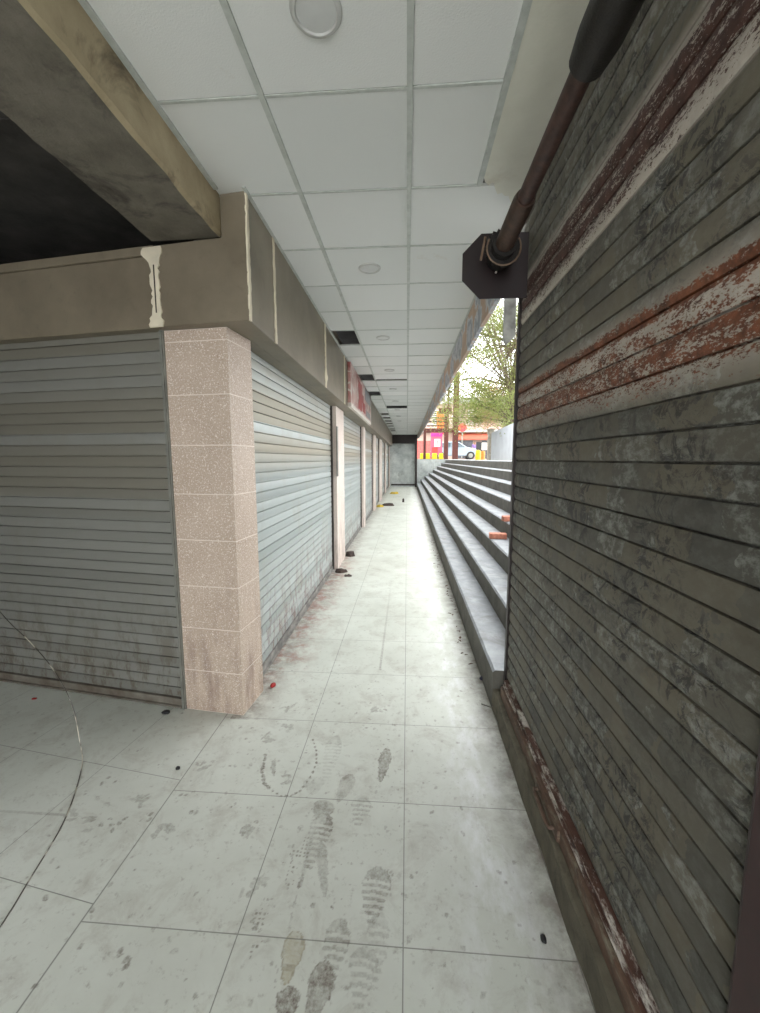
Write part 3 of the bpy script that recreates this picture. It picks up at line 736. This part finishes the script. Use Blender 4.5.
# ================================================================ SMALL THINGS
mb = MB()
wp = [(-2.9, 2.2, 1.35), (-2.485, 2.2, .782), (-2.309, 2.2, .594), (-2.116, 2.15, .433), (-1.98, 2.1, .258), (-1.90, 2.04, .10), (-1.82, 1.96, .01), (-1.69, 1.757, .004), (-1.597, 1.567, .004), (-1.529, 1.349, .004), (-1.481, 1.183, .004), (-1.46, 1.0, .004), (-1.5, .7, .004)]
fine = []
for i in range(len(wp)-1):
    p0, p1, p2, p3 = [Vector(wp[max(0, min(len(wp)-1, i+d))]) for d in (-1, 0, 1, 2)]
    for k in range(8):
        u = k/8; fine.append(.5*((2*p1)+(p2-p0)*u+(2*p0-5*p1+4*p2-p3)*u*u+(3*p1-p0-3*p2+p3)*u**3))
for p in fine: p.z = max(p.z, .004)
mb.tube(fine, .0026, 6)
t = NT('worn_wire', .35, .4); t.col(t.mix(t.ramp(t.noise(9, 3), [(.52, 0.), (.6, 1.)]), (84,80,72), (206,200,184)))
tag(mb.build('wire', t.m, smooth=60), 'long thin worn wire arcing down onto the floor at left', 'wire')

def lump(name, label, cat, loc, size, mat, seed, group=None):
    bm = bmesh.new(); bmesh.ops.create_icosphere(bm, subdivisions=2, radius=1)
    r_ = random.Random(seed)
    for v in bm.verts: v.co *= r_.uniform(.82, 1.12); v.co.x *= size[0]; v.co.y *= size[1]; v.co.z = (v.co.z+.75)*size[2]*.55; v.co.z = max(0, v.co.z)
    me_ = bpy.data.meshes.new(name); bm.to_mesh(me_); bm.free(); me_.materials.append(mat)
    me_.polygons.foreach_set('use_smooth', [True]*len(me_.polygons))
    o = bpy.data.objects.new(name, me_); COL.objects.link(o); o.location = loc; tag(o, label, cat, group); return o
lump('pebble', 'black pebble on the floor joint in front of the pink column', 'pebble', (-1.259, 1.959, 0), (.014, .011, .016), BLACK, 1)
lump('pebble', 'black pebble on the floor near the rusted shutter', 'pebble', (.501, 1.278, 0), (.011, .016, .015), BLACK, 2)
lump('bottle_cap', 'dark blue lump beside the first step', 'litter', (.60, 2.99, 0), (.022, .02, .03), simple('navy_plastic', (30,34,60), .4), 3)
RED = simple('red_scrap', (170,36,32), .6)
lump('scrap', 'red scrap on the floor at right foot of the pink column', 'litter', (-1.0, 2.79, 0), (.02, .03, .03), RED, 4)
lump('scrap', 'small red scrap at the foot of the left shutter', 'litter', (-2.66, 2.52, 0), (.02, .012, .01), RED, 5)
lump('dirt_clump', 'black clump of dirt at left foot of the pink column', 'litter', (-1.62, 2.43, 0), (.03, .02, .02), BLACK, 6)
YEL = simple('yellow_scrap', (206,176,40), .6)
DKL = simple('dark_litter', (74,58,50), .8, var=.3)
def crumple(name, label, loc, r_, h, mat, seed, group=None):
    q = random.Random(seed); mb = MB(); n = 9
    vs = [(q.uniform(.7, 1.1)*r_*math.cos(2*math.pi*k/n), q.uniform(.7, 1.1)*r_*.7*math.sin(2*math.pi*k/n), 0.0) for k in range(n)]
    vt = [(a*.8, b*.8, h*q.uniform(.3, 1)) for a, b, c_ in vs]
    vs = vs+vt+[(0, 0, h)]
    fs = [(k, (k+1) % n, (k+1) % n+n, k+n) for k in range(n)]+[(k+n, (k+1) % n+n, 2*n) for k in range(n)]+[tuple(range(n-1, -1, -1))]
    mb.add(vs, fs); o = mb.build(name, mat); o.location = loc; tag(o, label, 'litter', group); return o
crumple('yellow_bag', 'yellow bag lying furthest down the walkway near end wall', (-.6, 19.8, 0), .26, .10, YEL, 1)
crumple('yellow_bag', 'small yellow bag by the wall before the dark heap', (-.97, 14.3, 0), .14, .09, YEL, 2)
crumple('litter_heap', 'dark heap of litter beside the small yellow bag', (-.66, 14.7, 0), .26, .10, DKL, 3)
crumple('litter_heap', 'dark scrap in the middle of the far walkway', (-.13, 15.9, 0), .05, .16, DKL, 4)
crumple('litter_heap', 'dark clump at the foot of the near pilaster', (-.99, 6.9, 0), .09, .09, DKL, 5)
crumple('litter_heap', 'dark clump at near corner of the near pilaster', (-1.0, 5.9, 0), .11, .05, DKL, 6)
crumple('litter_heap', 'brown leaf scrap on the floor in front of the near pilaster', (-.86, 5.7, 0), .08, .02, DKL, 7)
LEAFD = simple('dry_leaf', (112,82,62), .8, var=.2)
for k in range(46):
    y = random.uniform(3.2, 9.); x = .585-abs(random.gauss(0, .05))-.01
    q = random.Random(k); L_ = q.uniform(.012, .035)
    mb = MB(); mb.add([(-L_, 0, 0), (0, -L_*.4, .004), (L_, 0, .001), (0, L_*.4, .006), (-L_, 0, .002), (0, -L_*.4, .0055), (L_, 0, .003), (0, L_*.4, .0075)],
                      [(3, 2, 1, 0), (4, 5, 6, 7), (0, 1, 5, 4), (1, 2, 6, 5), (2, 3, 7, 6), (3, 0, 4, 7)])
    o = mb.build('dry_leaf', LEAFD); o.location = (x, y, .0005); o.rotation_euler.z = q.uniform(0, 6)
    tag(o, 'small dry brown leaf lying along the foot of the first step', 'leaf', 'dry leaves along the first step')
# bricks on the steps
BRICK = simple('orange_brick', (196,128,104), .85, 0, var=.1, scale=30, bump=.5)
def brick(loc, rz, label):
    mb = MB(); mb.box(-.11, .11, -.055, .055, 0, .07); o = mb.build('brick', BRICK, bevel=.006); o.location = loc; o.rotation_euler.z = rz; tag(o, label, 'brick', 'loose bricks on the steps'); return o
brick((1.205, 5.30, .672), R(-6), 'orange brick lying on the third step')
brick((1.42, 5.52, .872), R(4), 'orange brick on fourth step against the shutter edge')

# ================================================================ STREET
ZS = 1.67
fr = thing('steel_frame', 'tall maroon steel post frame standing at top of the stairs', 'frame', (0, 25.15, 1.70))
def prt(name, mat, parent, *boxes, bevel=0, label=None):
    mb = MB()
    for b_ in boxes: mb.box(*b_)
    o = mb.build(name, mat, parent=parent, bevel=bevel)
    if label: o['label'] = label
    return o
RF = simple('maroon_frame_paint', (96,44,36), .5, 0, var=.1)
for x0, x1, h in ((2.78, 3.12, 5.2), (2.26, 2.52, 3.1), (1.0, 1.16, 1.8)): prt('post', RF, fr, (x0, x1, -.12, .12, 0, h))
prt('crossbeam', RF, fr, (1.0, 2.9, -.1, .1, 1.62, 1.88)); prt('thin_post', RF, fr, (2.44, 2.54, -.05, .05, 3.1, 5.2))
prt('top_panel', RF, fr, (1.9, 2.7, -.08, .08, 2.75, 3.1))
for k in range(3): prt('slat', MAROON2, fr, (1.2, 2.3, -.05, .05, 2.0+k*.24, 2.07+k*.24))

YB = simple('yellow_barrier', (236,206,30), .5, 0, var=.05)
y0b = None
for k, (x, wd) in enumerate(((.96, .26), (1.34, .36), (1.8, .40), (2.22, .32))):
    b_ = thing('barrier', ['leftmost', 'second from left', 'third from left', 'rightmost'][k]+' yellow road barrier behind the maroon frame', 'barrier', (x, 26.6, ZS), 0, 'yellow road barriers')
    mb = MB(); mb.prism([(-wd/2, 0), (wd/2, 0), (wd*.42, .12), (wd*.36, .42), (-wd*.36, .42), (-wd*.42, .12)], 1, -.1, .1); mb.build('body', YB, parent=b_, bevel=.03)
    prt('foot', BLACK, b_, (-wd/2, wd/2, -.13, .13, 0, .04))
def drum(x, y, h, r_, mat, label):
    mb = MB(); mb.lathe([(.001, 0), (r_, 0), (r_, .03), (r_*.94, .06), (r_*.96, h*.3), (r_, h*.33), (r_*.95, h*.36), (r_*.95, h*.63), (r_, h*.66), (r_*.95, h*.7), (r_*.9, h*.97), (.001, h)], seg=24)
    o = mb.build('barrel', mat, smooth=35); o.location = (x, y, ZS); tag(o, label, 'barrel')
drum(3.72, 21.5, .52, .13, YB, 'bright yellow barrel left of the grey pillar'); drum(4.25, 23.0, .5, .13, simple('orange_barrel', (226,150,60), .5), 'orange barrel beside grey pillar')

# white boundary wall and pillar
wb = MB(); wb.prism([(11.0, ZS), (20.1, ZS), (20.1, 2.98), (11.0, 3.25)], 0, 4.1, 4.35)
struct(wb.build('wall_street', simple('white_wall_paint', (150,155,160), .7, 0, var=.04, scale=2)), 'white boundary wall at street level')
mb = MB(); mb.box(-.14, .14, -.16, .16, 0, 1.45); mb.box(-.18, .18, -.2, .2, 1.45, 1.52)
o = mb.build('gate_pillar', simple('grey_beige_render', (168,160,146), .8), bevel=.01); o.location = (4.12, 20.35, ZS); tag(o, 'grey pillar at end of white boundary wall', 'pillar')

# poster board
pb_ = thing('notice_board', 'pink and white notice board behind the maroon frame', 'board', (2.15, 30, ZS))
PK = simple('pink_board', (180,80,102), .6, 0, var=.05)
prt('panel', PK, pb_, (-.42, .42, -.03, .03, .35, 2.0)); g = prt('header', simple('magenta', (206,40,132), .5), pb_, (-.42, .42, -.045, -.03, 1.68, 1.92))
prt('white_sheet', WHITEP, pb_, (-.15, .28, -.045, -.03, .95, 1.5)); prt('red_sheet', simple('red_sheet', (206,60,52), .6), pb_, (-.32, .1, -.05, -.045, .5, .9))
mb = MB(); mb.box(-.02, .14, -.052, -.046, 1.28, 1.33); mb.box(.07, .11, -.052, -.046, 1.04, 1.28); mb.build('numeral', simple('navy_ink', (30,34,70), .6), parent=pb_)
for x in (-.36, .32): prt('leg', RF, pb_, (x, x+.05, -.03, .03, 0, .35))
# hoarding in orange and red above the frame slats
hb = thing('hoarding', 'orange and red hoarding seen between the frame slats', 'board', (2.55, 31, ZS))
prt('panel', simple('orange_board', (240,112,40), .6), hb, (-.32, .3, 0, .06, 2.4, 3.6)); prt('lower_panel', simple('red_board', (214,48,56), .6), hb, (-.32, .3, -.01, .05, 1.9, 2.4)); prt('pole', RF, hb, (-.04, .04, .0, .06, 0, 1.9))

# building across the street
bd = thing('building', 'pink and white building across the street behind the trees', 'building', (0, 42, ZS))
WALLB = simple('pale_pink_render', (176,150,138), .8, 0, var=.04, scale=.6)
prt('wall', WALLB, bd, (-8, 16, 0, 8, 0, 5.9)); prt('parapet', simple('white_band', (190,188,182), .8), bd, (-8.1, 16.1, -.25, 0, 5.6, 6.2), (-8.1, 16.1, -.6, 0, 2.75, 2.95))
AWN = simple('coral_awning', (170,84,62), .7, 0, var=.06)
mb = MB(); mb.prism([(0, 2.7), (-1.2, 2.05), (-1.2, 1.95), (0, 2.4)], 0, 4.6, 9.4); mb.build('awning', AWN, parent=bd)
GLS = simple('dark_window', (78,80,88), .2)
for x in (2.6, 6.2, 9.4):
    wq = prt('window', WHITEP, bd, (x-.08, x+1.28, -.06, .0, 3.55, 4.98)); 
    prt('pane', GLS, wq, (x, x+1.2, -.09, -.06, 3.62, 4.9))
    mb = MB()
    for k in range(6): mb.box(x, x+1.2, -.13, -.09, 3.7+k*.2, 3.76+k*.2)
    mb.build('louvre', WHITEP, parent=wq)
for x, m_ in ((1.0, simple('shop_red', (206,92,84), .6)), (4.8, GLS), (7.6, GLS), (-1.2, PK)):
    prt('shopfront', m_, bd, (x, x+1.9, -.05, 0, .1, 1.9))
sgn = thing('round_sign', 'round red sign hanging in front of the building', 'sign', (5.4, 40.3, ZS))
mb = MB(); mb.lathe([(.001, -.05), (.42, -.05), (.42, .05), (.001, .05)], axis=1, seg=28, center=(0, 0, 3.1)); mb.build('disc', simple('bright_red', (222,52,60), .5), parent=sgn)
mb = MB(); mb.box(-.5, .05, -.052-.01, -.045, 2.75, 3.2); 
prt('pole', GUIDE, sgn, (-.05, .05, -.04, .04, 0, 2.7))

# car
def car():
    c_ = thing('car', 'pale silver blue hatchback parked across the street', 'car', (4.0, 34.6, ZS))
    body = MB(); prof_ = [(-1.95, .28), (-1.98, .75), (-1.88, .92), (-1.55, 1.0), (-1.2, 1.38), (-.9, 1.48), (.25, 1.47), (.95, 1.02), (1.65, .9), (1.81, .72), (1.97, .3)]
    body.prism(prof_, 1, -.82, .82)
    paint = simple('silver_blue_paint', (140,152,162), .25, .3, var=.02)
    body.build('body', paint, parent=c_, bevel=.06)
    g_ = MB(); g_.prism([(-1.42, 1.0), (-1.12, 1.34), (-.4, 1.4), (-.4, 1.0)], 1, -.835, .835); g_.prism([(-.32, 1.0), (-.32, 1.4), (.2, 1.4), (.82, 1.02)], 1, -.835, .835)
    g_.build('side_window', simple('car_glass', (90,104,112), .1), parent=c_)
    for x in (-1.25, 1.25):
        wh = MB(); wh.lathe([(.18, -.86), (.32, -.86), (.33, -.84), (.33, .84), (.32, .86), (.18, .86)], axis=1, center=(x, 0, .33), seg=24)
        wo = wh.build('wheel', BLACK, parent=c_, smooth=40)
        hb_ = MB(); hb_.lathe([(.001, -.875), (.19, -.87), (.19, -.85)], axis=1, center=(x, 0, .33), seg=20); hb_.build('hubcap', GUIDE, parent=wo, smooth=40)
    hl = MB(); hl.box(1.78, 1.95, -.83, -.6, .62, .78); hl.build('headlight', WHITEP, parent=c_, bevel=.02)
car()

# person in purple
def person(loc, label):
    t_ = thing('person', label, 'person', loc)
    def skin(name, verts, edges, radii, mat, sub=2):
        me_ = bpy.data.meshes.new(name); me_.from_pydata(verts, edges, []); me_.materials.append(mat)
        o = bpy.data.objects.new(name, me_); COL.objects.link(o); o.parent = t_
        md = o.modifiers.new('skin', 'SKIN'); 
        for i, r_ in enumerate(radii):
            me_.skin_vertices[0].data[i].radius = (r_, r_) if not isinstance(r_, tuple) else r_
        me_.skin_vertices[0].data[0].use_root = True
        s = o.modifiers.new('sub', 'SUBSURF'); s.levels = s.render_levels = sub; return o
    V = [(0, 0, .93), (0, 0, 1.12), (0, 0, 1.36), (0, 0, 1.47), (0, -.01, 1.56), (0, -.01, 1.66),
         (-.17, 0, 1.38), (-.23, 0, 1.12), (-.21, -.10, .90), (.17, 0, 1.38), (.23, 0, 1.12), (.20, -.12, .92),
         (-.09, 0, .88), (-.10, -.03, .48), (-.11, .02, .09), (-.11, -.13, .04), (.09, 0, .88), (.11, -.08, .48), (.12, .0, .09), (.12, -.15, .04)]
    E_ = [(0, 1), (1, 2), (2, 3), (3, 4), (4, 5), (2, 6), (6, 7), (7, 8), (2, 9), (9, 10), (10, 11), (0, 12), (12, 13), (13, 14), (14, 15), (0, 16), (16, 17), (17, 18), (18, 19)]
    rad = [.13, .12, .14, .055, .085, .085, .06, .045, .032, .06, .045, .032, .09, .06, .042, .035, .09, .06, .042, .035]
    skin('body', V, E_, rad, simple('skin', (138,98,76), .6))
    skin('shirt', [(0, 0, .92), (0, 0, 1.14), (0, 0, 1.37), (-.175, 0, 1.38), (-.235, 0, 1.12), (.175, 0, 1.38), (.235, 0, 1.12)], [(0, 1), (1, 2), (2, 3), (3, 4), (2, 5), (5, 6)], [.155, .14, .155, .075, .06, .075, .06], simple('purple_cloth', (132,104,168), .8))
    skin('trousers', [(0, 0, .92), (-.09, 0, .86), (-.10, -.03, .48), (-.11, .02, .12), (.09, 0, .86), (.11, -.08, .48), (.12, 0, .12)], [(0, 1), (1, 2), (2, 3), (0, 4), (4, 5), (5, 6)], [.15, .105, .08, .06, .105, .08, .06], simple('violet_trousers', (92,74,140), .8))
    skin('hair', [(0, .02, 1.63), (0, .0, 1.70)], [(0, 1)], [.095, .075], BLACK)
person((6.35, 38.6, ZS), 'person in purple shirt standing right of the car')

# auto rickshaw-like sign beyond: small white board on dark frame
nb = thing('signboard', 'white signboard on a dark frame right of the person', 'sign', (7.0, 37.2, ZS))
prt('board', WHITEP, nb, (-.25, .25, -.05, -.02, .85, 1.5)); prt('frame', BLACK, nb, (-.75, .3, -.02, .03, .75, 1.58)); prt('leg', BLACK, nb, (-.72, -.66, -.02, .03, 0, .75), (.2, .26, -.02, .03, 0, .75))

# trees
def leafmat(name, a, b):
    t = NT(name, .55); oi = t.noise(1.7, 4)
    t.col(t.mix(t.ramp(oi, [(.35, 0.), (.65, 1.)]), a, b)); t.b.inputs['Subsurface Weight'].default_value = 0.
    tr = t.n('ShaderNodeBsdfTranslucent'); t.put(tr.inputs[0], lin(b)); mx = t.n('ShaderNodeMixShader'); mx.inputs[0].default_value = .45
    out = t.t.nodes['Material Output']; t.L(t.b.outputs[0], mx.inputs[1]); t.L(tr.outputs[0], mx.inputs[2]); t.L(mx.outputs[0], out.inputs[0]); return t.m
BARK = simple('bark', (120,104,84), .9, 0, var=.2, scale=12)
def tree(loc, H, crown, label, lm, seed, clusters, leafn, ls):
    t_ = thing('tree', label, 'tree', loc); q = random.Random(seed); mb = MB(); tips = []
    trunk = [Vector((0, 0, 0)), Vector((.1, .0, H*.2)), Vector((-.05, .1, H*.4)), Vector((.15, 0, H*.62)), Vector((.1, 0, H*.9))]
    mb.tube(trunk, [.12, .10, .08, .05, .02], 8)
    for c_ in clusters:
        cv = Vector(c_[:3]); s_ = trunk[q.choice((1, 2, 3))]; mid = (s_+cv)/2+Vector((q.uniform(-.3, .3), q.uniform(-.3, .3), q.uniform(0, .4)))
        mb.tube([s_, mid, cv], [.035, .022, .008], 6)
        for k in range(2):
            e = cv+Vector((q.gauss(0, c_[3]*.6), q.gauss(0, c_[3]*.6), q.gauss(0, c_[3]*.6))); mb.tube([mid.lerp(cv, .6), e], [.02, .006], 5)
    mb.build('trunk', BARK, parent=t_, smooth=60)
    lb_ = MB()
    for c_ in clusters:
        for k in range(leafn):
            p = Vector(c_[:3])+Vector((q.gauss(0, 1), q.gauss(0, 1), q.gauss(0, .8)))*c_[3]*.55
            a = Vector((q.gauss(0, 1), q.gauss(0, 1), q.gauss(0, 1))).normalized(); b_ = a.orthogonal().normalized(); L_ = ls*q.uniform(.6, 1.3)
            lb_.add([p-a*L_, p-b_*L_*.4, p+a*L_, p+b_*L_*.4], [(0, 1, 2, 3)])
    lb_.build('foliage', lm, parent=t_)
q = random.Random(5)
def cl(n, cx, cy, cz, sx, sy, sz, r0, r1): return [(cx+q.uniform(-sx, sx), cy+q.uniform(-sy, sy), cz+q.uniform(-sz, sz), q.uniform(r0, r1)) for _ in range(n)]
tree((4.9, 19.5, ZS), 8.5, None, 'large yellow-green tree above the white boundary wall', leafmat('green_leaves', (74,96,44), (136,142,78)), 2,
     cl(96, -.9, 0, 5.2, 2.7, 2.0, 3.3, .5, .9), 640, .055)
tree((7.0, 28.0, ZS), 5.5, None, 'smaller tree with dry orange-brown leaves behind white wall', leafmat('autumn_leaves', (120,84,56), (160,134,92)), 3,
     cl(22, -.9, 0, 3.7, 1.7, 1.2, 1.1, .45, .8), 380, .07)
